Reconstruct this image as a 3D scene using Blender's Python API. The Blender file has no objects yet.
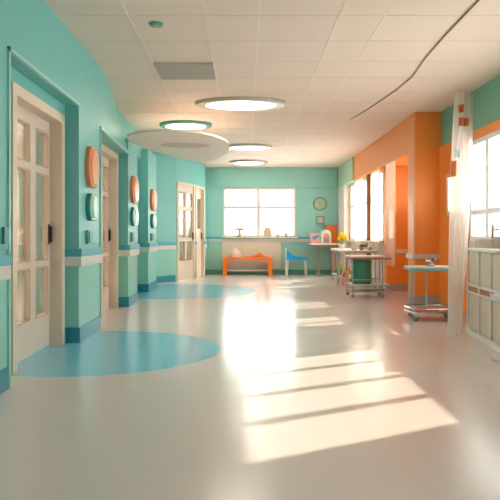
import bpy, bmesh, math, random
from mathutils import Vector, Matrix
random.seed(4)
S = bpy.context.scene
C = S.collection
PI = math.pi

# ---------------------------------------------------------------- camera
cam_d = bpy.data.cameras.new('camera')
cam = bpy.data.objects.new('camera', cam_d); C.objects.link(cam)
cam.location = (0, 0, 1.0); cam.rotation_euler = (PI/2, 0, 0)
cam_d.sensor_width = 36; cam_d.lens = 43.2
cam_d.shift_x = 0.010; cam_d.shift_y = -0.026
cam_d.clip_start = 0.05; cam_d.clip_end = 200
S.camera = cam

# ---------------------------------------------------------------- light
w = bpy.data.worlds.new('world'); S.world = w; w.use_nodes = True
bg = w.node_tree.nodes['Background']
bg.inputs[0].default_value = (1.0, 0.965, 0.955, 1); bg.inputs[1].default_value = 5.6
sun_d = bpy.data.lights.new('sun', 'SUN'); sun = bpy.data.objects.new('sun', sun_d); C.objects.link(sun)
sun_d.energy = 4.6; sun_d.angle = math.radians(0.9); sun_d.color = (1.0, 0.86, 0.72)
sun.rotation_euler = Vector((-1, -0.52, -0.779)).to_track_quat('-Z', 'Y').to_euler()
sun.location = (8, 6, 6)
S.view_settings.view_transform = 'Standard'; S.view_settings.look = 'None'
S.view_settings.exposure = 1.17; S.view_settings.gamma = 1.0; S.view_settings.use_curve_mapping = False

# ---------------------------------------------------------------- materials
def lin(c):
    return tuple(((v/255)/12.92 if v/255 <= 0.04045 else ((v/255+0.055)/1.055)**2.4) for v in c) + (1,)

def mat(name, rgb, rough=0.5, metal=0.0, var=0.03, scale=3.0, bump=0.0, spec=0.5):
    m = bpy.data.materials.new(name); m.use_nodes = True
    nt = m.node_tree; b = nt.nodes['Principled BSDF']
    b.inputs['Roughness'].default_value = rough; b.inputs['Metallic'].default_value = metal
    b.inputs['Specular IOR Level'].default_value = spec
    tc = nt.nodes.new('ShaderNodeTexCoord'); no = nt.nodes.new('ShaderNodeTexNoise')
    no.inputs['Scale'].default_value = scale; no.inputs['Detail'].default_value = 3
    nt.links.new(tc.outputs['Object'], no.inputs['Vector'])
    mx = nt.nodes.new('ShaderNodeMix'); mx.data_type = 'RGBA'
    c = lin(rgb)
    mx.inputs[6].default_value = tuple(v*(1-var) for v in c[:3]) + (1,)
    mx.inputs[7].default_value = tuple(min(1, v*(1+var)) for v in c[:3]) + (1,)
    nt.links.new(no.outputs[0], mx.inputs[0]); nt.links.new(mx.outputs[2], b.inputs['Base Color'])
    if bump:
        bp = nt.nodes.new('ShaderNodeBump'); bp.inputs['Strength'].default_value = bump
        n2 = nt.nodes.new('ShaderNodeTexNoise'); n2.inputs['Scale'].default_value = scale*20
        nt.links.new(tc.outputs['Object'], n2.inputs['Vector'])
        nt.links.new(n2.outputs[0], bp.inputs['Height']); nt.links.new(bp.outputs[0], b.inputs['Normal'])
    return m

def emit(name, rgb, s):
    m = bpy.data.materials.new(name); m.use_nodes = True
    b = m.node_tree.nodes['Principled BSDF']
    b.inputs['Base Color'].default_value = lin(rgb)
    b.inputs['Emission Color'].default_value = lin(rgb); b.inputs['Emission Strength'].default_value = s
    return m

def sheer(name, rgb, clear=0.4):
    m = bpy.data.materials.new(name); m.use_nodes = True; nt = m.node_tree
    nt.nodes.clear(); out = nt.nodes.new('ShaderNodeOutputMaterial')
    tr = nt.nodes.new('ShaderNodeBsdfTransparent'); d = nt.nodes.new('ShaderNodeBsdfDiffuse')
    t = nt.nodes.new('ShaderNodeBsdfTranslucent'); a = nt.nodes.new('ShaderNodeMixShader'); b = nt.nodes.new('ShaderNodeMixShader')
    d.inputs[0].default_value = lin(rgb); t.inputs[0].default_value = lin(rgb)
    a.inputs[0].default_value = 0.5; nt.links.new(d.outputs[0], a.inputs[1]); nt.links.new(t.outputs[0], a.inputs[2])
    tc = nt.nodes.new('ShaderNodeTexCoord'); wv = nt.nodes.new('ShaderNodeTexNoise'); wv.inputs['Scale'].default_value = 8
    nt.links.new(tc.outputs['Object'], wv.inputs['Vector'])
    mr = nt.nodes.new('ShaderNodeMapRange'); mr.inputs[3].default_value = clear-0.05; mr.inputs[4].default_value = clear+0.05
    nt.links.new(wv.outputs[0], mr.inputs[0]); nt.links.new(mr.outputs[0], b.inputs[0])
    nt.links.new(a.outputs[0], b.inputs[1]); nt.links.new(tr.outputs[0], b.inputs[2]); nt.links.new(b.outputs[0], out.inputs[0])
    return m

def glass(name, refl=0.35, tint=(235, 238, 235), rough=0.02):
    m = bpy.data.materials.new(name); m.use_nodes = True; nt = m.node_tree
    nt.nodes.clear(); out = nt.nodes.new('ShaderNodeOutputMaterial')
    tr = nt.nodes.new('ShaderNodeBsdfTransparent'); g = nt.nodes.new('ShaderNodeBsdfGlossy'); x = nt.nodes.new('ShaderNodeMixShader')
    tr.inputs[0].default_value = lin(tint); g.inputs['Roughness'].default_value = rough
    lw = nt.nodes.new('ShaderNodeLayerWeight'); lw.inputs[0].default_value = 0.3
    mr = nt.nodes.new('ShaderNodeMapRange'); mr.inputs[3].default_value = refl; mr.inputs[4].default_value = min(1, refl+0.5)
    nt.links.new(lw.outputs['Fresnel'], mr.inputs[0]); nt.links.new(mr.outputs[0], x.inputs[0])
    nt.links.new(tr.outputs[0], x.inputs[1]); nt.links.new(g.outputs[0], x.inputs[2]); nt.links.new(x.outputs[0], out.inputs[0])
    return m

TEAL_UP = (118, 194, 190); TEAL_LO = (142, 206, 194)
def wall_material(name, up, lo, zsplit=0.72):
    m = mat(name, up, 0.42, var=0.02); nt = m.node_tree; b = nt.nodes['Principled BSDF']
    src = b.inputs['Base Color'].links[0].from_socket
    g = nt.nodes.new('ShaderNodeNewGeometry'); s = nt.nodes.new('ShaderNodeSeparateXYZ')
    nt.links.new(g.outputs['Position'], s.inputs[0])
    lt = nt.nodes.new('ShaderNodeMath'); lt.operation = 'LESS_THAN'; lt.inputs[1].default_value = zsplit
    nt.links.new(s.outputs['Z'], lt.inputs[0])
    mx = nt.nodes.new('ShaderNodeMix'); mx.data_type = 'RGBA'; mx.inputs[7].default_value = lin(lo)
    nt.links.new(lt.outputs[0], mx.inputs[0]); nt.links.new(src, mx.inputs[6]); nt.links.new(mx.outputs[2], b.inputs['Base Color'])
    return m

M = dict(
    teal=wall_material('teal_wall', TEAL_UP, TEAL_LO),
    back=wall_material('back_wall_teal', (156, 214, 208), (164, 208, 192)),  # upper paint raised a little to stand in for the window's bloom
    green=mat('sage_green_wall', (126, 184, 160), 0.5),
    orange=mat('orange_wall', (252, 152, 68), 0.45, var=0.02),
    pale=mat('pale_plaster', (226, 214, 204), 0.6),
    beige=mat('beige_plaster', (232, 218, 200), 0.6),
    rail_blue=mat('rail_blue', (78, 172, 190), 0.35),
    rail_white=mat('rail_white', (214, 214, 208), 0.35),
    base_blue=mat('base_blue', (34, 140, 160), 0.35),
    base_green=mat('base_green', (92, 160, 146), 0.4),
    base_grey=mat('base_grey', (176, 172, 166), 0.4),
    trim_teal=mat('trim_teal', (160, 214, 204), 0.4),
    cream=mat('cream_paint', (226, 206, 184), 0.4),
    doorwhite=mat('door_offwhite', (222, 208, 194), 0.4),
    frame=mat('window_frame_cream', (236, 226, 208), 0.4),
    brown=mat('brown_post', (140, 92, 64), 0.5),
    tan=mat('tan_frame', (196, 170, 150), 0.5),
    ceil=mat('ceiling_tile', (238, 218, 204), 0.75, var=0.02, scale=1.2, bump=0.02),
    grid_l=mat('ceiling_grid_light', (244, 228, 214), 0.6),
    grid_d=mat('ceiling_grid_beige', (222, 200, 184), 0.7),
    raft=mat('raft_offwhite', (246, 230, 216), 0.6),
    vent=mat('vent_grey', (186, 176, 164), 0.6),
    rim=mat('lamp_rim_beige', (190, 180, 160), 0.35), rim_teal=mat('lamp_rim_teal', (96, 160, 140), 0.35),
    lamp=emit('lamp_diffuser', (255, 246, 230), 5.0),
    orange_pad=mat('orange_pad', (232, 140, 92), 0.35), orange_pad_hi=mat('orange_pad_face', (238, 150, 104), 0.3),
    teal_pad=mat('teal_pad', (60, 150, 136), 0.3), silver=mat('silver_face', (176, 206, 196), 0.42, metal=0.35),
    teal_box=mat('teal_box', (90, 176, 170), 0.35), teal_dark=mat('teal_box_dark', (58, 138, 136), 0.35),
    dark=mat('dark_metal', (70, 66, 64), 0.35, metal=0.6),
    chrome=mat('chrome', (200, 202, 204), 0.22, metal=0.9),
    white=mat('white_paint', (238, 236, 232), 0.35), gray=mat('grey_plastic', (150, 152, 152), 0.4),
    bench=mat('bench_orange', (255, 128, 34), 0.35), orange_cloth=mat('orange_cloth', (240, 124, 70), 0.8),
    blue=mat('chair_blue', (20, 156, 224), 0.35), wood=mat('table_wood', (214, 178, 148), 0.45, scale=6, var=0.08),
    woodr=mat('reddish_wood', (178, 104, 72), 0.45, scale=6, var=0.08),
    worktop=mat('worktop_grey', (206, 204, 200), 0.3), drum=mat('drum_green', (52, 138, 112), 0.4),
    cart_edge=mat('cart_edge_teal', (96, 186, 200), 0.35),
    cab=mat('cabinet_beige', (214, 198, 180), 0.45),
    clock_rim=mat('clock_rim', (112, 160, 144), 0.4), clock_face=mat('clock_face', (190, 206, 180), 0.5),
    pink=mat('pink_card', (244, 176, 164), 0.6), yellow=mat('yellow_petal', (250, 204, 30), 0.6),
    leaf=mat('leaf_green', (90, 150, 70), 0.6), pot=mat('pot_white', (232, 224, 212), 0.4),
    toyred=mat('toy_red', (226, 110, 80), 0.5), toygreen=mat('toy_green', (120, 186, 110), 0.5),
    glass=glass('window_glass', 0.03), door_glass=glass('door_glass', 0.3, (240, 240, 234), 0.04),
    clear=glass('clear_plastic', 0.15, (240, 236, 228), 0.1),
    sheer=sheer('sheer_white', (246, 240, 232), 0.35), sheer_dense=sheer('sheer_dense', (255, 250, 248), 0.28),
    sheer_orange=sheer('sheer_peach', (255, 232, 212), 0.45),
    blocker_grey=mat('sun_blocker_grey', (200, 196, 190), 0.8),  # only for the added sun-blocking slab
)
# floor: pale vinyl with two inlaid blue discs
def floor_material():
    m = mat('floor_vinyl', (228, 214, 210), 0.19, var=0.02, scale=1.5, spec=0.6)
    nt = m.node_tree; b = nt.nodes['Principled BSDF']; src = b.inputs['Base Color'].links[0].from_socket
    tc = nt.nodes.new('ShaderNodeTexCoord')
    for (cx, cy, rx, ry) in ((-1.38, 5.33, 1.16, 1.05), (-1.30, 11.2, 1.50, 1.52)):
        mp = nt.nodes.new('ShaderNodeMapping'); mp.vector_type = 'POINT'
        mp.inputs['Location'].default_value = (-cx/rx, -cy/ry, 0); mp.inputs['Scale'].default_value = (1/rx, 1/ry, 0)
        nt.links.new(tc.outputs['Object'], mp.inputs['Vector'])
        ln = nt.nodes.new('ShaderNodeVectorMath'); ln.operation = 'LENGTH'; nt.links.new(mp.outputs[0], ln.inputs[0])
        lt = nt.nodes.new('ShaderNodeMath'); lt.operation = 'LESS_THAN'; lt.inputs[1].default_value = 1.0
        nt.links.new(ln.outputs['Value'], lt.inputs[0])
        mx = nt.nodes.new('ShaderNodeMix'); mx.data_type = 'RGBA'; mx.inputs[7].default_value = lin((128, 206, 232))
        nt.links.new(lt.outputs[0], mx.inputs[0]); nt.links.new(src, mx.inputs[6]); src = mx.outputs[2]
    nt.links.new(src, b.inputs['Base Color'])
    return m
M['floor'] = floor_material()

# ---------------------------------------------------------------- mesh helpers
def NB(): return bmesh.new()
def box(bm, x0, x1, y0, y1, z0, z1, bev=0.0):
    mt = Matrix.Translation(((x0+x1)/2, (y0+y1)/2, (z0+z1)/2)) @ Matrix.Diagonal((abs(x1-x0), abs(y1-y0), abs(z1-z0), 1))
    r = bmesh.ops.create_cube(bm, size=1, matrix=mt)
    if bev:
        es = list({e for v in r['verts'] for e in v.link_edges})
        bmesh.ops.bevel(bm, geom=es, offset=bev, segments=2, affect='EDGES', profile=0.5)
def cyl(bm, c, r, h, axis='Z', seg=24, r2=None):
    rot = {'Z': Matrix(), 'X': Matrix.Rotation(PI/2, 4, 'Y'), 'Y': Matrix.Rotation(-PI/2, 4, 'X')}[axis]
    mt = Matrix.Translation(c) @ rot @ Matrix.Translation((0, 0, h/2))
    bmesh.ops.create_cone(bm, cap_ends=True, segments=seg, radius1=r, radius2=r if r2 is None else r2, depth=h, matrix=mt)
def tube(bm, pts, r, seg=8):
    pts = [Vector(p) for p in pts]; rings = []
    for i, p in enumerate(pts):
        d = (pts[min(i+1, len(pts)-1)] - pts[max(i-1, 0)]).normalized()
        a = d.orthogonal().normalized(); up = Vector((0, 0, 1))
        if abs(d.dot(up)) < 0.95: a = d.cross(up).normalized()
        else: a = Vector((1, 0, 0))
        b = d.cross(a).normalized()
        rings.append([bm.verts.new(p + r*(math.cos(2*PI*k/seg)*a + math.sin(2*PI*k/seg)*b)) for k in range(seg)])
    for i in range(len(rings)-1):
        for k in range(seg):
            bm.faces.new((rings[i][k], rings[i][(k+1) % seg], rings[i+1][(k+1) % seg], rings[i+1][k]))
    bm.faces.new(rings[0]); bm.faces.new(rings[-1])
def lathe(bm, prof, c=(0, 0, 0), seg=28, sx=1, sy=1):
    rings = []
    for (r, z) in prof:
        rings.append([bm.verts.new((c[0]+sx*r*math.cos(2*PI*k/seg), c[1]+sy*r*math.sin(2*PI*k/seg), c[2]+z)) for k in range(seg)])
    for i in range(len(rings)-1):
        for k in range(seg):
            bm.faces.new((rings[i][k], rings[i][(k+1) % seg], rings[i+1][(k+1) % seg], rings[i+1][k]))
    bm.faces.new(rings[0][::-1]); bm.faces.new(rings[-1])
def prism(bm, poly, z0, z1):
    a = [bm.verts.new((x, y, z0)) for x, y in poly]; b = [bm.verts.new((x, y, z1)) for x, y in poly]; n = len(poly)
    bm.faces.new(a[::-1]); bm.faces.new(b)
    for i in range(n): bm.faces.new((a[i], a[(i+1) % n], b[(i+1) % n], b[i]))
def prism_x(bm, poly, x0, x1):          # polygon in (y, z), extruded along x
    a = [bm.verts.new((x0, y, z)) for y, z in poly]; b = [bm.verts.new((x1, y, z)) for y, z in poly]; n = len(poly)
    bm.faces.new(a[::-1]); bm.faces.new(b)
    for i in range(n): bm.faces.new((a[i], a[(i+1) % n], b[(i+1) % n], b[i]))
def prism_y(bm, poly, y0, y1):          # polygon in (x, z), extruded along y
    a = [bm.verts.new((x, y0, z)) for x, z in poly]; b = [bm.verts.new((x, y1, z)) for x, z in poly]; n = len(poly)
    bm.faces.new(a[::-1]); bm.faces.new(b)
    for i in range(n): bm.faces.new((a[i], a[(i+1) % n], b[(i+1) % n], b[i]))
def ball(bm, c, rx, ry, rz, seg=16):
    bmesh.ops.create_uvsphere(bm, u_segments=seg, v_segments=max(6, seg//2), radius=1,
        matrix=Matrix.Translation(c) @ Matrix.Diagonal((rx, ry, rz, 1)))
def wallbox(bm, x0, x1, y0, y1, z0, z1, holes=()):     # wall along y with rectangular openings (ya, yb, za, zb)
    y = y0
    for (a, b, c, d) in sorted(holes):
        if a > y: box(bm, x0, x1, y, a, z0, z1)
        if c > z0: box(bm, x0, x1, a, b, z0, c)
        if d < z1: box(bm, x0, x1, a, b, d, z1)
        y = b
    if y < y1: box(bm, x0, x1, y, y1, z0, z1)

def obj(name, bm, m, parent=None, smooth=False, loc=None, rotz=0, label=None):
    bmesh.ops.recalc_face_normals(bm, faces=bm.faces)
    me = bpy.data.meshes.new(name); bm.to_mesh(me); bm.free()
    me.materials.append(M[m] if isinstance(m, str) else m)
    if smooth:
        for p in me.polygons: p.use_smooth = True
        try: me.set_sharp_from_angle(angle=math.radians(40))
        except Exception: pass
    o = bpy.data.objects.new(name, me); C.objects.link(o)
    if parent: o.parent = parent
    if loc is not None: o.location = loc
    o.rotation_euler[2] = rotz
    if label: o['label'] = label
    return o
def tag(o, label, cat, group=None):
    o['label'] = label; o['category'] = cat
    if group: o['group'] = group
    return o
def thing(name, label, cat, loc=(0, 0, 0), rotz=0, group=None):
    o = bpy.data.objects.new(name, None); C.objects.link(o); o.empty_display_size = 0.1
    o.location = loc; o.rotation_euler = (0, 0, rotz)
    return tag(o, label, cat, group)
def struct(name, bm, m, parent=None, **k):
    o = obj(name, bm, m, parent, **k)
    if parent is None: o['kind'] = 'structure'
    return o
def sroot(name, loc=(0, 0, 0), rotz=0):
    o = bpy.data.objects.new(name, None); C.objects.link(o); o.location = loc; o.rotation_euler = (0, 0, rotz); o['kind'] = 'structure'
    return o
def copytree(o, parent=None):
    c = o.copy(); C.objects.link(c)
    if parent is not None: c.parent = parent
    for ch in list(o.children): copytree(ch, c)
    return c
def path_trim(bm, pts, z0, z1, proj):
    """band following a wall polyline (wall on the left of travel), standing proud on the right"""
    P = [Vector(p) for p in pts]; off = []
    for i, p in enumerate(P):
        ns = []
        if i > 0: d = (P[i]-P[i-1]).normalized(); ns.append(Vector((d.y, -d.x)))
        if i < len(P)-1: d = (P[i+1]-P[i]).normalized(); ns.append(Vector((d.y, -d.x)))
        n = sum(ns, Vector((0, 0))); n.normalize(); off.append(p + n*proj/max(0.3, n.dot(ns[0])))
    rows = [[bm.verts.new((q.x, q.y, z)) for q, z in ((P[i], z0), (off[i], z0), (off[i], z1), (P[i], z1))] for i in range(len(P))]
    for i in range(len(P)-1):
        for k in range(4): bm.faces.new((rows[i][k], rows[i+1][k], rows[i+1][(k+1) % 4], rows[i][(k+1) % 4]))
    bm.faces.new(rows[0]); bm.faces.new(rows[-1])

H = 2.85
# ---------------------------------------------------------------- floor & ceiling
b = NB(); box(b, -4.8, 3.5, -3, 16.3, -0.12, 0); struct('floor', b, 'floor')
b = NB(); prism(b, [(-4.8, -3), (2.98, -3), (2.98, 8.88), (3.4, 8.88), (3.4, 11.28), (2.75, 11.28), (2.75, 16.15), (-4.8, 16.15)], H, H+0.15); ceiling = struct('ceiling', b, 'ceil')
b = NB()
for x in (-0.98, -0.335, 0.12, 0.79, 1.17): box(b, x-0.006, x+0.006, -3, 16, H-0.003, H+0.001)
struct('grid_bar', b, 'grid_l', ceiling)
b = NB(); y = 1.11
while y < 16: box(b, -1.9, 2.4, y-0.003, y+0.003, H-0.002, H+0.001); y += 0.65
struct('grid_bar', b, 'grid_d', ceiling)

# ---------------------------------------------------------------- left wall
CV = [(-2.6, 12.6), (-1.95, 13.0), (-1.55, 13.5), (-1.2, 14.4), (-1.03, 15.2), (-1.03, 16.0)]
b = NB()
box(b, -1.95, -1.57, -3, 3.97, 0, H)
wallbox(b, -1.95, -1.70, 3.97, 5.67, 0, H, [(4.42, 5.53, 0, 2.06)])
box(b, -1.70, -1.57, 3.97, 5.67, 2.24, H)
box(b, -1.95, -1.57, 5.67, 6.5, 0, H)
wallbox(b, -2.1, -1.81, 6.5, 8.57, 0, H, [(7.3, 8.42, 0, 2.10)])
box(b, -2.1, -1.67, 8.57, 9.3, 0, 2.41); box(b, -2.1, -1.86, 8.57, 9.3, 2.41, H)
box(b, -2.2, -1.94, 9.3, 10.9, 0, H)
box(b, -1.94, -1.88, 9.3, 10.9, 2.4, H)
box(b, -2.2, -1.76, 10.9, 11.9, 0, 2.6); box(b, -2.2, -1.9, 10.9, 11.9, 2.6, H)
box(b, -2.75, -2.2, 11.7, 11.9, 0, H)
box(b, -2.75, -2.6, 11.9, 12.62, 0, H)
# header above the second doorway, its top curving back into the wall
N = 14; lo = []; hi = []
for i in range(N+1):
    t = i/N; y = 6.5 + (8.57-6.5)*t
    lo.append((-1.57-0.09*t, y)); hi.append((-1.57-0.27*t**1.3, y))
for (q0, q1, p0, p1) in zip(lo[:-1], lo[1:], hi[:-1], hi[1:]):
    v = [b.verts.new((x, y, z)) for (x, y, z) in (
        (q0[0], q0[1], 2.18), (q1[0], q1[1], 2.18), (-1.9, q1[1], 2.18), (-1.9, q0[1], 2.18),
        (p0[0], p0[1], H), (p1[0], p1[1], H), (-1.9, p1[1], H), (-1.9, p0[1], H))]
    for f in ((0, 1, 2, 3), (4, 5, 6, 7), (0, 1, 5, 4), (1, 2, 6, 5), (3, 0, 4, 7)): b.faces.new([v[k] for k in f])
# curving wall at the far end with two doorways
def seg_wall(bm, p0, p1, t, holes, z1=H):
    p0 = Vector(p0); p1 = Vector(p1); L = (p1-p0).length; d = (p1-p0)/L; n = Vector((-d.y, d.x))
    def bx(a, c, z0, z2):
        q = [p0+d*a, p0+d*c, p0+d*c+n*t, p0+d*a+n*t]; prism(bm, [(v.x, v.y) for v in q], z0, z2)
    u = 0
    for (a, c, zt) in holes:
        if a > u: bx(u, a, 0, z1)
        bx(a, c, zt, z1); u = c
    if u < L: bx(u, L, 0, z1)
seg_wall(b, CV[0], CV[1], 0.15, [])
seg_wall(b, CV[1], CV[2], 0.15, [])
seg_wall(b, CV[2], CV[3], 0.15, [(0.09, 0.88, 2.2)])
seg_wall(b, CV[3], CV[4], 0.15, [(0.1, 0.74, 2.2)])
seg_wall(b, CV[4], (CV[5][0], 16.15), 0.15, [])
wl = struct('wall_left', b, 'teal')
b = NB(); box(b, -1.57, 2.9, -3.0, -2.88, 0, H); struct('wall_near', b, 'green')
# recess edge trims
b = NB()
box(b, -1.585, -1.555, 3.96, 3.985, 0, 2.26); box(b, -1.585, -1.555, 3.96, 5.67, 2.235, 2.26)
struct('trim_1', b, 'trim_teal')
b = NB(); box(b, -1.585, -1.555, 6.49, 6.515, 0, 2.2)
prism(b, [(-1.585, 6.49), (-1.555, 6.49), (-1.645, 8.56), (-1.68, 8.56)], 2.17, 2.195)
struct('trim_2', b, 'trim_teal')
# rails and bases
runs = [[(-1.57, -3), (-1.57, 3.95)],
        [(-1.70, 5.60), (-1.70, 5.67), (-1.57, 5.67), (-1.57, 6.48)],
        [(-1.81, 8.5), (-1.81, 8.57), (-1.67, 8.57), (-1.67, 9.3), (-1.94, 9.3), (-1.94, 10.9), (-1.76, 10.9), (-1.76, 11.9), (-2.6, 11.9), (-2.6, 12.6), (-1.95, 13.0), (-1.57, 13.48)],
        [(-1.205, 14.38), (-1.2, 14.4), (-1.182, 14.48)],
        [(-1.045, 15.12), (-1.03, 15.2), (-1.03, 16.0)]]
bb, wb, sb = NB(), NB(), NB()
for r in runs:
    path_trim(bb, r, 0.815, 0.89, 0.035); path_trim(wb, r, 0.725, 0.815, 0.03); path_trim(sb, r, 0, 0.145, 0.014)
struct('trim_3', bb, 'rail_blue'); struct('trim_4', wb, 'rail_white'); struct('baseboard_left', sb, 'base_blue')
# rooms beyond the left doors
b = NB()
wallbox(b, -4.75, -4.6, 2.8, 12.5, 0, H, [(3.1, 6.1, 0.5, 2.4), (6.6, 9.3, 0.5, 2.4), (9.8, 12.2, 0.5, 2.4)])
box(b, -4.6, -1.95, 2.7, 2.8, 0, H); 
box(b, -4.75, -1.2, 16.0, 16.15, 0, H); wallbox(b, -4.75, -4.6, 12.5, 16.15, 0, H, [(12.8, 15.8, 0.5, 2.4)]); box(b, -4.6, -2.75, 12.4, 12.5, 0, 0.9); box(b, -4.6, -2.75, 12.4, 12.5, 2.1, H); box(b, -3.6, -2.75, 12.4, 12.5, 0.9, 2.1)
struct('wall_side_rooms', b, 'beige')

# ---------------------------------------------------------------- doors
def door(n, p0, p1, h, depth, casing=0.07, room='doorwhite', jamb='cream', rows=None, split=None, cols=2):
    p0 = Vector(p0); p1 = Vector(p1); L = (p1-p0).length; d = (p1-p0)/L
    root = sroot('door_%d' % n, (p0.x, p0.y, 0), math.atan2(d.y, d.x))
    b = NB()     # casing and jamb lining
    box(b, -casing, 0.012, -0.018, 0.0, 0, h+casing); box(b, L-0.012, L+casing, -0.018, 0.0, 0, h+casing); box(b, 0.012, L-0.012, -0.018, 0, h-0.012, h+casing)
    box(b, 0.0, 0.012, 0, depth, 0, h); box(b, L-0.012, L, 0, depth, 0, h); box(b, 0.012, L-0.012, 0, depth, h-0.012, h)
    struct('door_frame', b, jamb, root)
    rows = rows or [(0.30, 0.74), (0.79, 1.56), (1.62, h-0.12)]
    st = 0.06*L; x0 = 0.012; x1 = L-0.012; mid = (x0+x1)/2
    if cols == 2: panes = split or [(x0+st, mid-st*0.75), (mid+st*0.75, x1-st)]
    else: panes = [(x0+st, x1-st)]
    y0, y1 = depth-0.045, depth
    b = NB(); box(b, x0, x1, y0, y1, 0.01, rows[0][0])
    for i, (a, c) in enumerate(rows):
        top = rows[i+1][0] if i < len(rows)-1 else h-0.014
        box(b, x0, x1, y0, y1, c, top)
        u = x0
        for (pa, pb) in panes: box(b, u, pa, y0, y1, a, c); u = pb
        box(b, u, x1, y0, y1, a, c)
    leaf = struct('door_leaf', b, room, root)
    b = NB()     # glazing beads
    for (a, c) in rows:
        for (pa, pb) in panes:
            for q in ((pa, pa+0.012, a, c), (pb-0.012, pb, a, c), (pa, pb, a, a+0.012), (pa, pb, c-0.012, c)):
                box(b, q[0], q[1], y0-0.006, y1+0.002, q[2], q[3])
    struct('glazing_bead', b, 'tan', leaf)
    for (a, c) in rows:
        for (pa, pb) in panes:
            b = NB(); box(b, pa, pb, (y0+y1)/2-0.003, (y0+y1)/2+0.003, a, c); struct('pane', b, 'door_glass', leaf)
    b = NB(); hx = x1-st*0.5
    box(b, hx-0.02, hx+0.02, y0-0.006, y0, 0.93, 1.12, 0.003); box(b, hx-0.012, hx+0.012, y0-0.03, y0-0.006, 0.95, 1.10, 0.004)
    struct('door_handle', b, 'dark', leaf)
    return root
door(1, (-1.70, 4.42), (-1.70, 5.53), 2.06, 0.14, split=[(0.27, 0.58), (0.73, 1.03)])
door(2, (-1.81, 7.30), (-1.81, 8.42), 2.10, 0.14, split=[(0.27, 0.58), (0.73, 1.03)])
dd = (Vector(CV[3])-Vector(CV[2])).normalized()
q0 = Vector(CV[2])+dd*0.09; q1 = Vector(CV[2])+dd*0.88
door(3, q0, q1, 2.2, 0.05, casing=0.06, rows=[(0.45, 0.9), (0.98, 1.62), (1.70, 2.04)])
dd = (Vector(CV[4])-Vector(CV[3])).normalized()
q0 = Vector(CV[3])+dd*0.1; q1 = Vector(CV[3])+dd*0.74
door(4, q0, q1, 2.2, 0.10, casing=0.05, cols=1, rows=[(1.2, 1.95)])

# ---------------------------------------------------------------- back wall
b = NB()
def wall_x(bm, y0, y1, x0, x1, z0, z1, holes):
    x = x0
    for (a, c, za, zb) in holes:
        box(bm, x, a, y0, y1, z0, z1); box(bm, a, c, y0, y1, z0, za); box(bm, a, c, y0, y1, zb, z1); x = c
    box(bm, x, x1, y0, y1, z0, z1)
wall_x(b, 16.0, 16.15, -1.2, 2.75, 0, H, [(-0.59, 1.36, 1.0, 2.31)])
struct('wall_back', b, 'back')
b = NB(); box(b, -0.8, 2.46, 15.94, 16.0, 2.33, H); struct('trim_5', b, 'back')
b = NB(); path_trim(b, [(-1.03, 16), (2.47, 16)], 0.955, 1.0, 0.05); struct('trim_6', b, 'rail_blue')
b = NB(); path_trim(b, [(-1.03, 16), (2.47, 16)], 0.86, 0.955, 0.04); struct('trim_7', b, 'rail_white')
b = NB(); path_trim(b, [(-1.03, 16), (2.47, 16)], 0.0, 0.13, 0.015); struct('baseboard_back', b, 'base_green')
b = NB(); box(b, -0.62, 0.95, 15.97, 16.0, 0.16, 0.86, 0.004); struct('trim_8', b, 'beige')

def window(n, axis, pos, a0, a1, z0, z1, mull, trans, frame='frame', fw=0.06, depth=0.07, bar=0.045, sill=True):
    """axis 'x': window in a wall along x at y=pos; axis 'y': along y at x=pos"""
    root = sroot('window_%d' % n, (0, 0, 0))
    def bx(bm, a, c, d0, d1, zz0, zz1):
        if axis == 'x': box(bm, a, c, pos+d0, pos+d1, zz0, zz1)
        else: box(bm, pos+d0, pos+d1, a, c, zz0, zz1)
    b = NB()
    bx(b, a0, a0+fw, -0.012, depth, z0, z1); bx(b, a1-fw, a1, -0.012, depth, z0, z1)
    bx(b, a0+fw, a1-fw, -0.012, depth, z0, z0+fw); bx(b, a0+fw, a1-fw, -0.012, depth, z1-fw, z1)
    for mm in mull: bx(b, mm-bar, mm+bar, 0.0, depth-0.01, z0+fw, z1-fw)
    for tt in trans: bx(b, a0+fw, a1-fw, 0.005, depth-0.015, tt-bar*0.8, tt+bar*0.8)
    struct('window_frame', b, frame, root)
    xs = [a0]+list(mull)+[a1]
    zs = [z0]+list(trans)+[z1]
    for i in range(len(xs)-1):
        for k in range(len(zs)-1):
            b = NB(); bx(b, xs[i]+0.02, xs[i+1]-0.02, 0.04, 0.046, zs[k]+0.02, zs[k+1]-0.02); struct('pane', b, 'glass', root)
    if sill:
        b = NB(); bx(b, a0-0.04, a1+0.04, -0.10, 0.02, z0-0.03, z0+0.004); struct('window_sill', b, frame, root)
    return root
window(1, 'x', 16.0, -0.59, 1.36, 1.0, 2.31, [0.36], [1.79], bar=0.05)

# ---------------------------------------------------------------- right wall
# near part with the tall windows (x = 2.9)
WA = (4.08, 6.34, 1.29, 2.36); WC = (6.45, 7.72, 0.95, 2.22); WB = (7.76, 8.60, 1.30, 1.90); WZ = (0.5, 2.5, 0.95, 2.22)
b = NB(); wallbox(b, 2.90, 2.98, -3, 8.88, 0, H, [WZ, WA, WC, WB]); struct('wall_right', b, 'green')
b = NB(); box(b, 2.875, 2.90, -3, 4.0, 2.36, 2.47); box(b, 2.875, 2.90, 4.0, 6.40, 2.36, 2.47); box(b, 2.875, 2.90, 6.40, 8.88, 2.22, 2.33); box(b, 2.875, 2.90, 8.60, 8.88, 0, 2.22); box(b, 2.875, 2.90, 7.74, 8.60, 1.90, 2.22); box(b, 2.875, 2.90, 7.74, 8.60, 0, 1.30)
struct('trim_9', b, 'orange')
b = NB(); box(b, 2.885, 2.90, -3, 7.74, 0.0, 0.95); struct('trim_10', b, 'pale')
window(2, 'y', 2.90, *WA[:2], WA[2], WA[3], [4.71, 5.27, 5.82], [], sill=False, bar=0.035)
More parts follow.
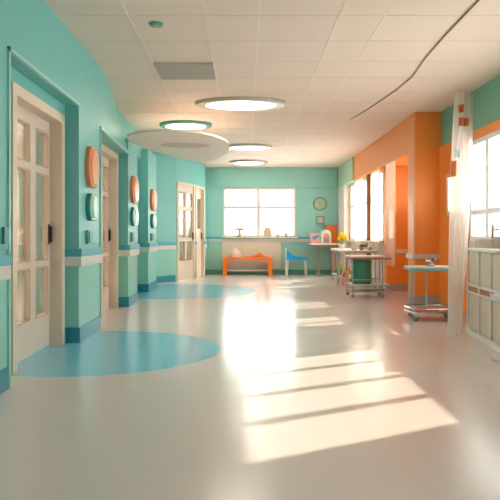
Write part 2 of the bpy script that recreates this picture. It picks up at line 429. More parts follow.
window(3, 'y', 2.90, WC[0], WC[1], WC[2], WC[3], [7.19], [1.31], frame='white', sill=False, bar=0.04)
window(4, 'y', 2.90, WB[0], WB[1], WB[2], WB[3], [8.1], [], sill=False, bar=0.03)
window(5, 'y', 2.90, WZ[0], WZ[1], WZ[2], WZ[3], [1.2, 1.8], [], sill=False, bar=0.04)
# unseen slab, added to block the sun, outside over window 3
b = NB(); box(b, 2.98, 4.5, 6.9, 8.25, 2.3, 2.4); struct('added_sun_blocker', b, 'blocker_grey')
WR = (9.5, 10.9, 1.55, 2.2)  # unseen high opening, added to let sun into the recess
# orange pillar, header, recess and window bay
b = NB()
box(b, 2.51, 3.4, 8.88, 9.25, 0, H)
box(b, 2.51, 3.4, 9.25, 11.28, 2.3, H); box(b, 2.51, 2.75, 11.28, 13.8, 2.3, H)
wallbox(b, 3.3, 3.4, 9.25, 11.1, 0, 2.3, [WR])
box(b, 2.62, 3.4, 11.1, 11.28, 0, 2.3)
wr = struct('wall_right_orange', b, 'orange')
b = NB()
box(b, 2.47, 2.75, 13.8, 16.0, 2.3, H)
struct('wall_right_green', b, mat('pale_green', (178, 206, 180), 0.5))
WD = (12.66, 14.85, 0.92, 2.28); WE = (11.32, 12.50, 0.92, 2.28)
b = NB(); wallbox(b, 2.62, 2.75, 11.28, 14.9, 0, 2.3, [WD, WE]); box(b, 2.47, 2.75, 14.9, 16.0, 0, 2.3)
struct('wall_right_bay', b, 'pale')
window(8, 'y', 3.3, WR[0], WR[1], WR[2], WR[3], [9.97, 10.43], [], sill=False, bar=0.03)  # added out of view to brighten the recess and the mid-floor patch
window(6, 'y', 2.62, WD[0], WD[1], WD[2], WD[3], [13.4, 14.1], [1.75], bar=0.03)
window(7, 'y', 2.62, WE[0], WE[1], WE[2], WE[3], [11.9], [1.75], bar=0.03)
b = NB(); box(b, 2.55, 2.66, 12.50, 12.62, 0, 2.3); struct('trim_11', b, 'brown')
b = NB()
path_trim(b, [(3.3, 11.1), (2.62, 11.1), (2.62, 11.28)][::-1], 0.70, 0.775, 0.03)
path_trim(b, [(2.51, 9.25), (2.51, 8.88), (2.875, 8.88)], 0.68, 0.745, 0.03)
struct('trim_12', b, 'rail_white')
b = NB()
path_trim(b, [(2.62, 14.9), (2.62, 11.1), (3.3, 11.1)], 0, 0.13, 0.015)
path_trim(b, [(2.51, 9.25), (2.51, 8.88), (2.875, 8.88)], 0, 0.13, 0.015)
path_trim(b, [(2.47, 16), (2.47, 14.9), (2.62, 14.9)], 0, 0.13, 0.015)
struct('baseboard_right', b, 'base_grey')
b = NB(); tube(b, [(2.506, 8.874, 0.13), (2.506, 8.874, 2.845)], 0.012, 6); struct('trim_13', b, mat('edge_peach', (244, 176, 130), 0.4))

# ---------------------------------------------------------------- ceiling things
def ceiling_light(x, y, rx, ry, rim, label):
    t = thing('ceiling_light', label, 'ceiling light', (x, y, H), 0, 'oval lights along the corridor ceiling')
    b = NB(); lathe(b, [(0.78, -0.045), (0.97, -0.045), (1.0, -0.025), (1.0, 0.0), (0.78, 0.0)], seg=48, sx=rx, sy=ry); obj('rim', b, rim, t, smooth=True)
    b = NB(); lathe(b, [(0.0001, -0.05), (0.6, -0.05), (0.76, -0.046), (0.78, -0.03), (0.78, -0.002)], seg=48, sx=rx, sy=ry); obj('diffuser', b, 'lamp', t, smooth=True)
ceiling_light(-0.06, 8.25, 0.63, 0.36, 'rim', 'largest glowing round ceiling light, nearest, with beige rim')
ceiling_light(-0.97, 9.82, 0.43, 0.34, 'rim_teal', 'glowing round ceiling light with green rim, left beside the ceiling disc')
ceiling_light(0.07, 12.2, 0.48, 0.34, 'rim', 'third glowing ceiling light, small beige-rimmed, right of the ceiling disc')
ceiling_light(0.09, 14.7, 0.47, 0.38, 'rim', 'farthest ceiling light, just before the wall with the big window')
t = thing('ceiling_panel', 'off-white curved panel hung below the ceiling against the second column', 'ceiling panel', (-1.02, 9.45, 2.38))
kid = [(-1.63, 8.28), (-1.39, 7.96), (-1.05, 7.85), (-0.66, 7.96), (-0.41, 8.28), (-0.25, 8.85), (-0.28, 9.7), (-0.45, 10.5), (-0.75, 11.0), (-1.05, 10.75), (-1.3, 10.1), (-1.5, 9.5), (-1.64, 8.8)]
sm = []
for i in range(len(kid)):
    p = [Vector(kid[(i+k) % len(kid)]) for k in (-1, 0, 1, 2)]
    for q in range(6):
        u = q/6; v = 0.5*((2*p[1])+(-p[0]+p[2])*u+(2*p[0]-5*p[1]+4*p[2]-p[3])*u*u+(-p[0]+3*p[1]-3*p[2]+p[3])*u**3); sm.append((v.x+1.02, v.y-9.45))
b = NB(); prism(b, sm, 0, 0.03); obj('disc', b, 'raft', t)
b = NB(); lathe(b, [(0.9, -0.008), (1.0, -0.004), (1.0, 0.0), (0.01, 0.0), (0.01, -0.008)], seg=40, sx=0.37, sy=0.24, c=(0.12, -0.42, 0)); obj('recessed_disc', b, 'grid_d', t)
b = NB(); cyl(b, (0, 0.6, 0.03), 0.02, 0.44); obj('hanger', b, 'white', t)
def vent(x0, x1, y0, y1, label):
    t = thing('ceiling_vent', label, 'vent', ((x0+x1)/2, (y0+y1)/2, H))
    hx, hy = (x1-x0)/2, (y1-y0)/2
    b = NB(); box(b, -hx, hx, -hy, hy, -0.012, 0); obj('backing', b, 'vent', t)
    b = NB(); n = max(4, int(2*hy/0.05))
    for i in range(n):
        yy = -hy+0.03+(2*hy-0.06)*i/(n-1); box(b, -hx+0.02, hx-0.02, yy-0.006, yy+0.006, -0.018, -0.012)
    obj('slats', b, mat('vent_slat', (204, 192, 180), 0.6), t)
vent(-0.975, -0.34, 6.36, 7.01, 'square grey air vent in the ceiling nearest the viewer')
t = thing('smoke_detector', 'small flat greenish round detector on ceiling above first door', 'smoke detector', (-0.77, 5.2, H))
b = NB(); lathe(b, [(0.04, -0.022), (0.055, -0.02), (0.062, -0.005), (0.062, 0)], seg=28); obj('housing', b, 'rim_teal', t, smooth=True)
b = NB(); lathe(b, [(0.015, -0.03), (0.022, -0.028), (0.026, -0.02)], seg=20); obj('sensor', b, 'rim', t, smooth=True)
b = NB(); pts = [(1.80, 3.9), (1.82, 4.7), (1.83, 5.5), (1.86, 6.2), (1.925, 6.9), (1.90, 7.5), (1.78, 8.6), (1.66, 9.4)]
tube(b, [(x, y, H-0.008) for x, y in pts], 0.008, 6)
tag(obj('curtain_track', b, mat('track_brown', (176, 138, 112), 0.5)), 'thin brown curving track fixed along the right side of the ceiling', 'curtain track')

# ---------------------------------------------------------------- pads on the left columns
def oval_prism(bm, hw, hh, x0, x1, barrel=True):
    prof = []
    n = 10
    for i in range(n+1):
        t = -1+2*i/n; prof.append((hw*(0.58+0.42*(1-abs(t)**2.2)), t*hh))
    poly = [(y, z) for y, z in prof]+[(-y, z) for y, z in prof[::-1]]
    a0 = [bm.verts.new((x0, y, z)) for y, z in poly]; a1 = [bm.verts.new((x1-0.008, y, z)) for y, z in poly]
    a2 = [bm.verts.new((x1, y*0.9, z*0.94)) for y, z in poly]; m = len(poly)
    bm.faces.new(a0[::-1]); bm.faces.new(a2)
    for p, q in ((a0, a1), (a1, a2)):
        for i in range(m): bm.faces.new((p[i], p[(i+1) % m], q[(i+1) % m], q[i]))
def pads(x, y, w, words):
    t = thing('wall_pad', 'orange oval pad on the %s, above a green one' % words, 'wall pad', (x, y, 1.70), 0, 'orange pads on the left wall')
    b = NB(); oval_prism(b, w, 0.20, 0, 0.05); obj('rim', b, 'orange_pad', t)
    b = NB(); oval_prism(b, w*0.72, 0.175, 0.05, 0.062); obj('face', b, 'orange_pad_hi', t)
    t = thing('wall_dispenser', 'green oval dispenser with shiny face on the %s' % words, 'dispenser', (x, y, 1.30), 0, 'green dispensers on the left wall')
    b = NB(); oval_prism(b, w*0.9, 0.135, 0, 0.05); obj('body', b, 'teal_pad', t)
    b = NB(); oval_prism(b, w*0.5, 0.105, 0.05, 0.06); obj('face', b, 'silver', t)
    t = thing('wall_box', 'small teal control box on the %s, just above the rail' % words, 'control box', (x, y, 1.0), 0, 'teal boxes on the left wall')
    b = NB(); box(b, 0, 0.028, -w*0.85, w*0.85, -0.07, 0.07, 0.006); obj('housing', b, 'teal_box', t)
    b = NB(); box(b, 0.028, 0.036, -w*0.7, -w*0.05, -0.055, 0.055, 0.002); obj('cover', b, 'teal_dark', t)
pads(-1.57, 6.07, 0.19, 'nearest column')
pads(-1.67, 8.95, 0.26, 'second column')
pads(-1.76, 11.4, 0.30, 'third column')
t = thing('wall_box', 'teal switch box at the left picture edge before the first door', 'control box', (-1.57, 3.80, 0.99), 0, 'teal boxes on the left wall')
b = NB(); box(b, 0, 0.02, -0.12, 0.13, -0.07, 0.07, 0.004); obj('housing', b, 'teal_box', t)
b = NB(); box(b, 0.02, 0.04, 0.02, 0.10, -0.035, 0.075, 0.003); obj('switch', b, 'teal_dark', t)

# ---------------------------------------------------------------- curtains
def cloth(bm, f, nu, nv):
    g = [[bm.verts.new(f(i/nu, j/nv)) for i in range(nu+1)] for j in range(nv+1)]
    for j in range(nv):
        for i in range(nu): bm.faces.new((g[j][i], g[j][i+1], g[j+1][i+1], g[j+1][i]))
def near_curtain(u, v):     # v 0 bottom, 1 top; swept forward at the bottom
    z = 0.01+v*(H-0.03)
    s = v**0.9
    cx = 2.10+0.68*s; cy = 6.02+1.60*s
    wid = 0.085+0.05*math.sin(v*2.2)
    a = (u-0.5)*2
    return (cx+a*wid, cy+0.035*math.sin(u*PI*7+v)+0.05*a, z)
b = NB(); cloth(b, near_curtain, 56, 24)
t = thing('sheer_curtain', 'tall white sheer curtain swept forward in front of the cabinets, with coloured patches', 'curtain', (0, 0, 0))
obj('fabric', b, 'sheer_dense', t, smooth=True)
for (u0, u1, v0, v1, m_) in ((0.15, 0.6, 0.90, 0.94, 'orange_pad'), (0.25, 0.75, 0.835, 0.875, 'orange_pad'), (0.0, 0.22, 0.60, 0.67, 'orange_pad_hi'), (0.15, 0.4, 0.69, 0.72, 'trim_teal')):
    b = NB(); cloth(b, lambda u, v: tuple(c+o for c, o in zip(near_curtain(u0+(u1-u0)*u, v0+(v1-v0)*v), (0, -0.012, 0))), 14, 4)
    obj('patch', b, m_, t, smooth=True)
def curtain(y0, y1, x, z0, z1, m_, label, folds, amp=0.03, group='sheer curtains at the bay windows'):
    t = thing('sheer_curtain', label, 'curtain', (x, (y0+y1)/2, z0), 0, group)
    L = y1-y0
    b = NB(); cloth(b, lambda u, v: (amp*math.sin(u*2*PI*folds)*(0.7+0.3*(1-v)), (u-0.5)*L, v*(z1-z0)), folds*10, 6); obj('fabric', b, m_, t, smooth=True)
    b = NB(); tube(b, [(0, -L/2-0.02, z1-z0+0.006), (0, L/2+0.02, z1-z0+0.006)], 0.01, 8); obj('rod', b, 'white', t)
curtain(12.95, 13.75, 2.53, 0.72, 2.26, 'sheer', 'white sheer curtain at the bay window beyond the brown post', 7)
curtain(11.32, 11.95, 2.53, 0.72, 2.26, 'sheer', 'white sheer curtain between brown post and orange wall', 6)
curtain(9.95, 10.6, 2.49, 0.50, 2.26, 'sheer_orange', 'peach see-through curtain in front of the orange recess', 5, 0.02)

# ---------------------------------------------------------------- bench and chair at the back
t = thing('bench', 'low orange bench under the big back window', 'bench', (0.065, 15.7, 0))
b = NB(); box(b, -0.63, 0.63, -0.18, 0.18, 0.41, 0.475, 0.012); obj('seat', b, 'bench', t)
for sx in (-1, 1):
    for sy in (-1, 1):
        b = NB()
        x0, x1 = sx*0.57, sx*0.60
        pr = [(x0-0.055, 0.41), (x0+0.055, 0.41), (x1+0.055, 0.0), (x1-0.045, 0.0)]
        prism_y(b, pr, sy*0.14-0.03, sy*0.14+0.03); obj('leg', b, 'bench', t)
b = NB(); box(b, -0.56, 0.56, 0.11, 0.15, 0.10, 0.14); obj('stretcher', b, 'white', t)
def blanket(u, v):
    x = (u-0.5)*0.62; hgt = 0.11*math.exp(-((u-0.62)/0.2)**2)*math.sin(PI*v)**0.4 + 0.012
    return (x, (v-0.5)*0.28, hgt)
t = thing('blanket', 'crumpled orange blanket lying on right half of the bench', 'blanket', (0.30, 15.7, 0.475))
b = NB(); cloth(b, blanket, 24, 10); o = obj('cloth', b, 'orange_cloth', t, smooth=True); md = o.modifiers.new('s', 'SOLIDIFY'); md.thickness = 0.012
t = thing('cushion', 'pale translucent domed cushion on left end of the bench', 'cushion', (-0.26, 15.7, 0.475))
b = NB(); lathe(b, [(0.19, 0.0), (0.185, 0.04), (0.14, 0.12), (0.07, 0.20), (0.02, 0.23)], seg=24, sy=0.8); obj('cover', b, 'sheer_dense', t, smooth=True)
b = NB(); lathe(b, [(0.13, 0.002), (0.12, 0.05), (0.07, 0.09), (0.01, 0.10)], seg=20, sy=0.8); obj('filling', b, 'orange_cloth', t, smooth=True)

t = thing('chair', 'blue seated low chair with white legs beside the orange bench', 'chair', (1.33, 15.55, 0))
b = NB()
pr = []
top = [(-0.265, 0.68), (-0.23, 0.645), (-0.17, 0.58), (-0.09, 0.53), (0.02, 0.50), (0.14, 0.49), (0.27, 0.475)]
pr = top+[(0.27, 0.41), (-0.265, 0.41)]
prism_y(b, pr, -0.2, 0.2); obj('seat', b, 'blue', t)
for sx in (-1, 1):
    for sy in (-1, 1):
        b = NB(); tube(b, [(sx*0.22, sy*0.17, 0.41), (sx*0.25, sy*0.19, 0.0)], 0.013, 8); obj('leg', b, 'white', t)
b = NB(); tube(b, [(-0.262, -0.19, 0.0), (-0.272, -0.19, 0.70), (-0.272, 0.19, 0.70), (-0.262, 0.19, 0.0)], 0.012, 8); obj('back_frame', b, 'white', t)

# ---------------------------------------------------------------- desk at the back right with toys
t = thing('desk', 'narrow wall desk with light wood top under the wall clock', 'desk', (2.08, 15.62, 0))
b = NB(); box(b, -0.40, 0.36, -0.28, 0.28, 0.80, 0.84, 0.006); obj('tabletop', b, 'white', t)
b = NB(); box(b, -0.41, 0.37, -0.285, 0.285, 0.765, 0.80, 0.004); obj('edge', b, 'woodr', t)
for (x, y) in ((-0.17, -0.2), (0.22, -0.2), (-0.17, 0.2), (0.22, 0.2)):
    b = NB(); tube(b, [(x, y, 0.766), (x, y, 0.05)], 0.015, 8); box(b, x-0.035, x+0.035, y-0.03, y+0.03, 0.0, 0.06, 0.008); obj('leg', b, 'tan', t)
t = thing('display_board', 'plain orange board standing on the desk behind the toys', 'board', (2.27, 15.80, 0.84))
b = NB(); box(b, -0.15, 0.15, -0.012, 0.012, 0.0, 0.47, 0.005); obj('panel', b, 'orange_pad_hi' if False else 'bench', t)
b = NB(); prism_x(b, [(0.012, 0.3), (0.012, 0.27), (0.09, 0.0), (0.11, 0.0)], -0.02, 0.02); obj('prop', b, 'wood', t)
t = thing('toy_box', 'pink toy box with blue shape on left of the desk', 'toy box', (1.81, 15.55, 0.84))
b = NB(); box(b, -0.12, 0.12, -0.08, 0.08, 0, 0.26, 0.008); obj('body', b, 'pink', t)
b = NB(); cyl(b, (-0.02, -0.08, 0.14), 0.05, 0.012, 'Y', 16); cyl(b, (0.05, -0.08, 0.18), 0.04, 0.012, 'Y', 16)
for v in b.verts: v.co.y -= 0.012
obj('emblem', b, 'blue', t)
t = thing('toy_house', 'white arched toy house with orange door in middle of desk', 'toy', (2.09, 15.50, 0.84))
arch = [(-0.13, 0), (-0.13, 0.22)]+[(-0.13*math.cos(a*PI/10), 0.22+0.13*math.sin(a*PI/10)) for a in range(1, 10)]+[(0.13, 0.22), (0.13, 0)]
b = NB(); prism_y(b, arch, -0.06, 0.06); obj('body', b, 'white', t)
arch2 = [(x*0.6, z*0.72) for x, z in arch]
b = NB(); prism_y(b, arch2, -0.072, -0.06); dr = obj('doorway', b, 'orange_pad', t)
b = NB(); cyl(b, (0, -0.084, 0.09), 0.04, 0.012, 'Y', 16); obj('knob', b, 'blue', dr)
# clock and picture
t = thing('wall_clock', 'round pale green clock on the back wall right of the window', 'clock', (2.0, 16.0, 1.88))
b = NB(); cyl(b, (0, -0.035, 0), 0.185, 0.035, 'Y', 40); obj('rim', b, 'clock_rim', t, smooth=True)
b = NB(); cyl(b, (0, -0.04, 0), 0.145, 0.006, 'Y', 36); f = obj('face', b, 'clock_face', t)
for k in range(12):
    a = k*PI/6; b = NB(); cyl(b, (0.118*math.sin(a), -0.044, 0.118*math.cos(a)), 0.009, 0.005, 'Y', 8); obj('hour_mark', b, 'drum', f)

b = NB(); tube(b, [(0, -0.046, 0), (0.0, -0.046, 0.085)], 0.007, 6); obj('minute_hand', b, 'drum', t)
b = NB(); tube(b, [(0, -0.046, 0), (-0.05, -0.046, 0.03)], 0.008, 6); obj('hour_hand', b, 'drum', t)
t = thing('picture_frame', 'small square green-framed picture on wall below the clock', 'picture', (2.0, 16.0, 1.45))
b = NB()
for q in ((-0.11, 0.11, 0.085, 0.11), (-0.11, 0.11, -0.11, -0.085), (-0.11, -0.085, -0.085, 0.085), (0.085, 0.11, -0.085, 0.085)): box(b, q[0], q[1], -0.03, 0, q[2], q[3])
obj('frame', b, 'clock_rim', t)
b = NB(); box(b, -0.085, 0.085, -0.012, 0, -0.085, 0.085); p = obj('picture', b, 'clock_face', t)
b = NB(); cyl(b, (0, -0.017, 0), 0.045, 0.005, 'Y', 18); obj('motif', b, 'pink', p)

# things on the back window sill
sl = 1.004
t = thing('ornament', 'pale mushroom shaped ornament on the back window sill, left pane', 'ornament', (-0.14, 15.945, sl))
b = NB(); lathe(b, [(0.08, 0), (0.07, 0.04), (0.04, 0.07), (0.035, 0.17)], seg=18); obj('stem', b, 'tan', t, smooth=True)
b = NB(); lathe(b, [(0.14, 0.17), (0.15, 0.19), (0.11, 0.235), (0.02, 0.25)], seg=20, sy=0.4); obj('cap', b, 'tan', t, smooth=True)
t = thing('jar', 'pale wide jar on the sill right of the centre window bar', 'jar', (0.60, 15.95, sl))
b = NB(); lathe(b, [(0.08, 0), (0.11, 0.03), (0.115, 0.16), (0.08, 0.20)], seg=20, sy=0.45); obj('body', b, 'cream', t, smooth=True)
b = NB(); lathe(b, [(0.082, 0.20), (0.086, 0.21), (0.08, 0.24), (0.01, 0.25)], seg=20, sy=0.45); obj('lid', b, 'tan', t, smooth=True)
t = thing('bottle', 'thin tan bottle on the sill, second from the right end', 'bottle', (0.88, 15.95, sl))
b = NB(); lathe(b, [(0.03, 0), (0.033, 0.02), (0.03, 0.08), (0.012, 0.11), (0.012, 0.14)], seg=16); obj('body', b, 'tan', t, smooth=True)
b = NB(); lathe(b, [(0.015, 0.14), (0.015, 0.16)], seg=12); obj('cap', b, 'white', t)
t = thing('bottle', 'tan bottle with brown cap on sill, nearest right window edge', 'bottle', (1.09, 15.95, sl))
b = NB(); lathe(b, [(0.035, 0), (0.038, 0.02), (0.034, 0.1), (0.016, 0.13), (0.016, 0.17)], seg=16); obj('body', b, 'tan', t, smooth=True)
b = NB(); lathe(b, [(0.019, 0.17), (0.019, 0.195)], seg=12); obj('cap', b, 'brown', t)

# ---------------------------------------------------------------- right side tables
def table(name, label, x0, x1, y0, y1, h, topm, edgem, legm='chrome', group=None, thick=0.03):
    t = thing(name, label, 'table', ((x0+x1)/2, (y0+y1)/2, 0), 0, group)
    hx, hy = (x1-x0)/2, (y1-y0)/2
    b = NB(); box(b, -hx, hx, -hy, hy, h-thick, h, 0.005); obj('tabletop', b, topm, t)
    b = NB(); box(b, -hx-0.006, hx+0.006, -hy-0.006, hy+0.006, h-thick-0.02, h-thick, 0.003); obj('edge', b, edgem, t)
    for sx in (-1, 1):
        for sy in (-1, 1):
            b = NB(); tube(b, [(sx*(hx-0.05), sy*(hy-0.05), h-thick-0.02), (sx*(hx-0.05), sy*(hy-0.05), 0)], 0.013, 8); obj('leg', b, legm, t)
    return t
# farthest play table
t = table('play_table', 'far white play table with toys under it, by the pale wall', 1.98, 2.42, 12.9, 13.9, 0.74, 'white', 'wood', 'tan')
b = NB(); box(b, -0.19, 0.19, -0.46, 0.46, 0.14, 0.17); obj('shelf', b, 'white', t)
# flowers
t = thing('flower_pot', 'yellow flowers in white pot on the far play table', 'potted plant', (2.13, 13.2, 0.74))
b = NB(); lathe(b, [(0.05, 0), (0.075, 0.09), (0.08, 0.1)], seg=18); obj('pot', b, 'pot', t, smooth=True)
b = NB()
for k in range(9):
    a = k*2.4; r = 0.02+0.012*k; tube(b, [(0, 0, 0.09), (0.5*r*math.cos(a), 0.5*r*math.sin(a), 0.18), (r*math.cos(a), r*math.sin(a), 0.22+0.03*(k % 4))], 0.005, 5)
obj('stems', b, 'leaf', t)
for k in range(9):
    a = k*2.4; r = 0.02+0.012*k; c = Vector((r*math.cos(a), r*math.sin(a), 0.22+0.03*(k % 4)))
    b = NB()
    for q in range(6):
        aa = q*PI/3; ball(b, c+Vector((0.03*math.cos(aa), 0.01*math.sin(aa*2), 0.03*math.sin(aa))), 0.022, 0.014, 0.022, 8)
    ball(b, c+Vector((0, -0.012, 0)), 0.016, 0.012, 0.016, 8); obj('flower', b, 'yellow', t, smooth=True)
# toys on and under the play table
def toy_car(x, y, z, m_, label, s=1.0):
    t = thing('toy_car', label, 'toy', (x, y, z))
    b = NB(); prism_y(b, [(-0.10*s, 0.03), (0.10*s, 0.03), (0.10*s, 0.08), (0.05*s, 0.09), (0.03*s, 0.14), (-0.06*s, 0.14), (-0.09*s, 0.09), (-0.10*s, 0.08)], -0.045, 0.045); obj('body', b, m_, t)
    for sx in (-0.06, 0.06):
        for sy in (-0.055, 0.045):
            b = NB(); cyl(b, (sx*s, sy, 0.03), 0.03, 0.012, 'Y', 14); obj('wheel', b, 'gray', t)
toy_car(2.27, 13.3, 0.17, 'toyred', 'red toy car on the shelf under the far play table')
def toy_block(x, y, z, m1, m2, label, h=0.16):
    t = thing('toy_blocks', label, 'toy', (x, y, z))
    b = NB(); box(b, -0.05, 0.05, -0.05, 0.05, 0, h*0.6, 0.006); obj('lower_block', b, m1, t)
    b = NB(); prism_y(b, [(-0.055, h*0.6), (0.055, h*0.6), (0, h)], -0.05, 0.05); obj('roof_block', b, m2, t)
toy_block(2.07, 13.0, 0.17, 'toygreen', 'yellow', 'green and yellow toy blocks on shelf under play table', 0.26)
toy_block(2.20, 12.98, 0.17, 'yellow', 'toyred', 'yellow toy block with red roof under the play table', 0.2)
toy_block(2.05, 12.45, 0.0, 'pink', 'toyred', 'pink toy block house on floor before the play table', 0.3)
toy_block(2.22, 12.5, 0.0, 'toygreen', 'pink', 'green toy block house on floor beside the pink one', 0.22)
# long side table behind the green drum
t = table('side_table', 'pale grey side table behind the green drum, by the bay windows', 1.82, 2.46, 11.05, 12.2, 0.75, 'worktop', 'tan', 'chrome')
t = thing('toy_truck', 'cream toy truck with brown load on the grey side table', 'toy', (2.27, 11.3, 0.75))
b = NB(); box(b, -0.13, 0.13, -0.05, 0.05, 0.03, 0.06, 0.005); prism_y(b, [(0.05, 0.06), (0.13, 0.06), (0.12, 0.14), (0.06, 0.14)], -0.045, 0.045); obj('body', b, 'white', t)
b = NB(); ball(b, (-0.04, 0, 0.085), 0.08, 0.045, 0.035, 14); obj('load', b, 'brown', t, smooth=True)
for sx in (-0.08, 0.08):
    for sy in (-0.06, 0.048):
        b = NB(); cyl(b, (sx, sy, 0.032), 0.032, 0.012, 'Y', 14); obj('wheel', b, 'gray', t)
t = thing('bowl', 'white bowl on the grey side table near the curtain', 'bowl', (2.05, 11.25, 0.75))
b = NB(); lathe(b, [(0.04, 0), (0.045, 0.008), (0.085, 0.06), (0.09, 0.065), (0.08, 0.062), (0.04, 0.016), (0.01, 0.014)], seg=24); obj('body', b, 'white', t, smooth=True)
# trolley with green drum
t = thing('trolley', 'grey-topped trolley carrying the green drum, left of orange wall', 'trolley', (2.10, 10.1, 0))
b = NB(); box(b, -0.36, 0.26, -0.28, 0.28, 0.655, 0.685, 0.006); obj('tabletop', b, 'worktop', t)
b = NB(); prism(b, [(-0.37, -0.29), (0.29, -0.29), (0.30, -0.2), (0.27, 0.29), (-0.37, 0.29)], 0.63, 0.655); obj('edge', b, 'woodr', t)
for (x, y) in ((-0.33, -0.25), (0.16, -0.25), (-0.33, 0.25), (0.22, 0.25)):
    b = NB(); tube(b, [(x, y, 0.63), (x, y, 0.09)], 0.009, 8); obj('leg', b, 'chrome', t)
    b = NB(); cyl(b, (x, y-0.012, 0.03), 0.03, 0.024, 'Y', 18); tube(b, [(x, y, 0.03), (x, y, 0.10)], 0.01, 6); obj('castor', b, 'gray', t)
b = NB(); box(b, -0.36, 0.28, -0.27, 0.27, 0.20, 0.22, 0.005); obj('shelf', b, 'worktop', t)
b = NB(); prism(b, [(-0.35, -0.265), (0.32, -0.265), (0.32, -0.2), (0.27, 0.265), (-0.35, 0.265)], 0.085, 0.11); obj('base_frame', b, 'base_grey', t)
b = NB()
tube(b, [(-0.33, -0.26, 0.30), (0.16, -0.26, 0.30)], 0.008, 6); obj('guard_rail', b, 'chrome', t)
b = NB(); tube(b, [(-0.33, 0.26, 0.20), (0.22, 0.26, 0.30)], 0.008, 6); obj('guard_rail', b, 'chrome', t)
t = thing('drum', 'dark green ribbed drum standing on the trolley under its top', 'drum', (1.945, 10.02, 0.22))
b = NB(); lathe(b, [(0.155, 0), (0.165, 0.03), (0.165, 0.34), (0.16, 0.36)], seg=36); obj('body', b, 'drum', t, smooth=True)
b = NB(); lathe(b, [(0.17, 0.345), (0.172, 0.39), (0.165, 0.40), (0.01, 0.40), (0.01, 0.37), (0.16, 0.345)], seg=36); obj('lid', b, 'teal_dark', t, smooth=True)

# ---------------------------------------------------------------- cart in front of the orange pillar
t = thing('cart', 'chrome wheeled cart with teal-edged top before the orange pillar', 'cart', (2.27, 7.28, 0))
def dtop(hx, hy, r, n=8):
    pts = []
    for (cx, cy, a0) in ((hx-r, -hy+r, -PI/2), (hx-r, hy-r, 0), (-hx+r, hy-r, PI/2), (-hx+r, -hy+r, PI)):
        for k in range(n+1): a = a0+k*PI/2/n; pts.append((cx+r*math.cos(a), cy+r*math.sin(a)))
    return pts
b = NB(); prism(b, dtop(0.30, 0.24, 0.10), 0.63, 0.645); obj('tray', b, 'worktop', t)
b = NB(); prism(b, dtop(0.31, 0.25, 0.11), 0.605, 0.63); obj('edge', b, 'cart_edge', t, label='teal rounded edge')
for (x, y) in ((-0.28, -0.16), (0.20, -0.2), (-0.2, 0.2), (0.27, 0.2), (0.0, 0.22)):
    b = NB(); tube(b, [(x, y, 0.605), (x, y, 0.10)], 0.008, 8); obj('leg', b, 'chrome', t)
b = NB(); prism(b, dtop(0.30, 0.23, 0.08), 0.095, 0.115); sh = obj('shelf', b, 'chrome', t)
b = NB(); loop = [(x, y, 0.15) for x, y in dtop(0.295, 0.235, 0.1, 4)]; tube(b, loop+[loop[0]], 0.007, 6); obj('guard_rail', b, 'chrome', t)
for (x, y) in ((-0.25, -0.17), (0.17, -0.18), (-0.2, 0.18), (0.24, 0.18)):
    b = NB(); cyl(b, (x, y-0.014, 0.04), 0.04, 0.028, 'Y', 20); w_ = obj('castor', b, 'gray', t)
    b = NB(); prism_y(b, [(x-0.02, 0.035), (x+0.02, 0.035), (x+0.025, 0.095), (x-0.025, 0.095)], y-0.022, y-0.016); obj('fork', b, 'chrome', w_)
t = thing('instrument', 'small grey metal instrument with tap-like handle on the chrome cart', 'instrument', (2.25, 7.27, 0.645))
b = NB(); lathe(b, [(0.055, 0), (0.06, 0.012), (0.03, 0.025), (0.02, 0.05)], seg=20); obj('base', b, 'gray', t, smooth=True)
b = NB(); tube(b, [(0, 0, 0.045), (0.0, 0, 0.065), (-0.06, 0, 0.07)], 0.012, 8); obj('spout', b, 'chrome', t)
b = NB(); ball(b, (0.03, 0, 0.08), 0.035, 0.025, 0.018, 12); obj('knob', b, 'dark', t, smooth=True)

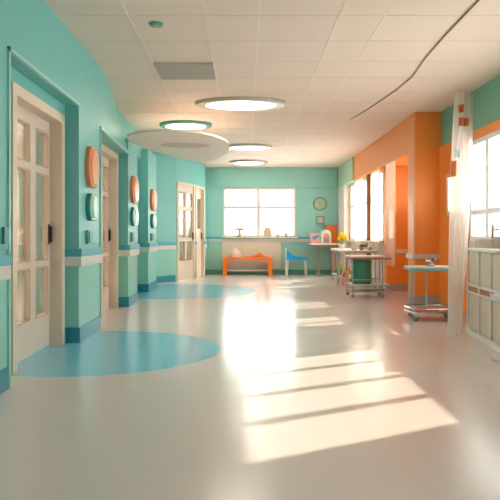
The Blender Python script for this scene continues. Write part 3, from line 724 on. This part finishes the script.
# ---------------------------------------------------------------- beige cabinets at the right
path = [(2.39, 6.42), (2.33, 6.2), (2.285, 5.8), (2.255, 5.45), (2.20, 5.04)]
t = thing('cabinet', 'curved beige cabinet with white framing under the right windows', 'cabinet', (0, 0, 0))
b = NB(); prism(b, path+[(2.75, 5.04), (2.75, 6.42)], 0.05, 0.86); obj('body', b, 'cab', t)
b = NB(); prism(b, [(x-0.02, y) for x, y in path]+[(2.78, 5.04), (2.78, 6.43)], 0.86, 0.885); obj('worktop', b, 'white', t)
def front_y(y):
    for (xa, ya), (xb, yb) in zip(path[:-1], path[1:]):
        if yb <= y <= ya: return xa+(xb-xa)*(ya-y)/(ya-yb)
P2 = path
b = NB(); path_trim(b, P2, 0.0, 0.055, 0.03); obj('kick_rim', b, 'white', t)
b = NB(); path_trim(b, P2, 0.50, 0.525, 0.018); path_trim(b, P2, 0.425, 0.445, 0.018); obj('mid_frame', b, 'white', t)
b = NB(); path_trim(b, P2, 0.445, 0.50, 0.008); obj('wood_band', b, 'woodr', t, label='reddish brown band between white lines')
for y in (6.3, 5.83, 5.47, 5.12):
    x = front_y(y); b = NB(); box(b, x-0.022, x+0.01, y-0.012, y+0.012, 0.055, 0.86, 0.003); obj('upright', b, 'white', t)
ys = [6.3, 5.83, 5.47, 5.12]
for ya, yb in zip(ys[:-1], ys[1:]):
    for (za, zb) in ((0.08, 0.41), (0.54, 0.84)):
        b = NB(); path_trim(b, [(front_y(ya-0.03), ya-0.03), (front_y(yb+0.03), yb+0.03)], za, zb, 0.009); obj('door_panel', b, mat('panel', (220, 204, 186), 0.4), t)
# wooden rack on top
t = thing('towel_rack', 'small pale wooden rack standing on cabinet by the window', 'rack', (2.60, 6.08, 0.885), 0.0)
for x in (-0.09, 0.12):
    b = NB(); box(b, x-0.011, x+0.011, -0.011, 0.011, 0, 0.24, 0.003); obj('post', b, 'tan', t)
for z in (0.09, 0.18):
    b = NB(); box(b, -0.079, 0.109, -0.007, 0.007, z, z+0.018, 0.002); obj('crossbar', b, 'tan', t)
b = NB(); box(b, -0.13, 0.16, -0.06, 0.06, 0, 0.012, 0.002); obj('foot', b, 'tan', t)
# glass screen on cabinet
b = NB(); box(b, 2.42, 2.432, 5.06, 6.3, 0.885, 0.98, 0.002); tag(obj('glass_screen', b, 'clear'), 'low clear screen along the top of the beige cabinet', 'screen')
# stool
t = thing('stool', 'white round pedestal stool at lower right picture edge', 'stool', (2.10, 4.84, 0))
b = NB(); lathe(b, [(0.10, 0), (0.105, 0.01), (0.10, 0.022), (0.03, 0.034), (0.022, 0.05)], seg=32); obj('base', b, 'white', t, smooth=True)
b = NB(); cyl(b, (0, 0, 0.045), 0.018, 0.44); obj('pole', b, 'chrome', t, smooth=True)
b = NB(); lathe(b, [(0.09, 0.48), (0.105, 0.49), (0.105, 0.53), (0.09, 0.54)], seg=32); obj('seat', b, 'white', t, smooth=True)
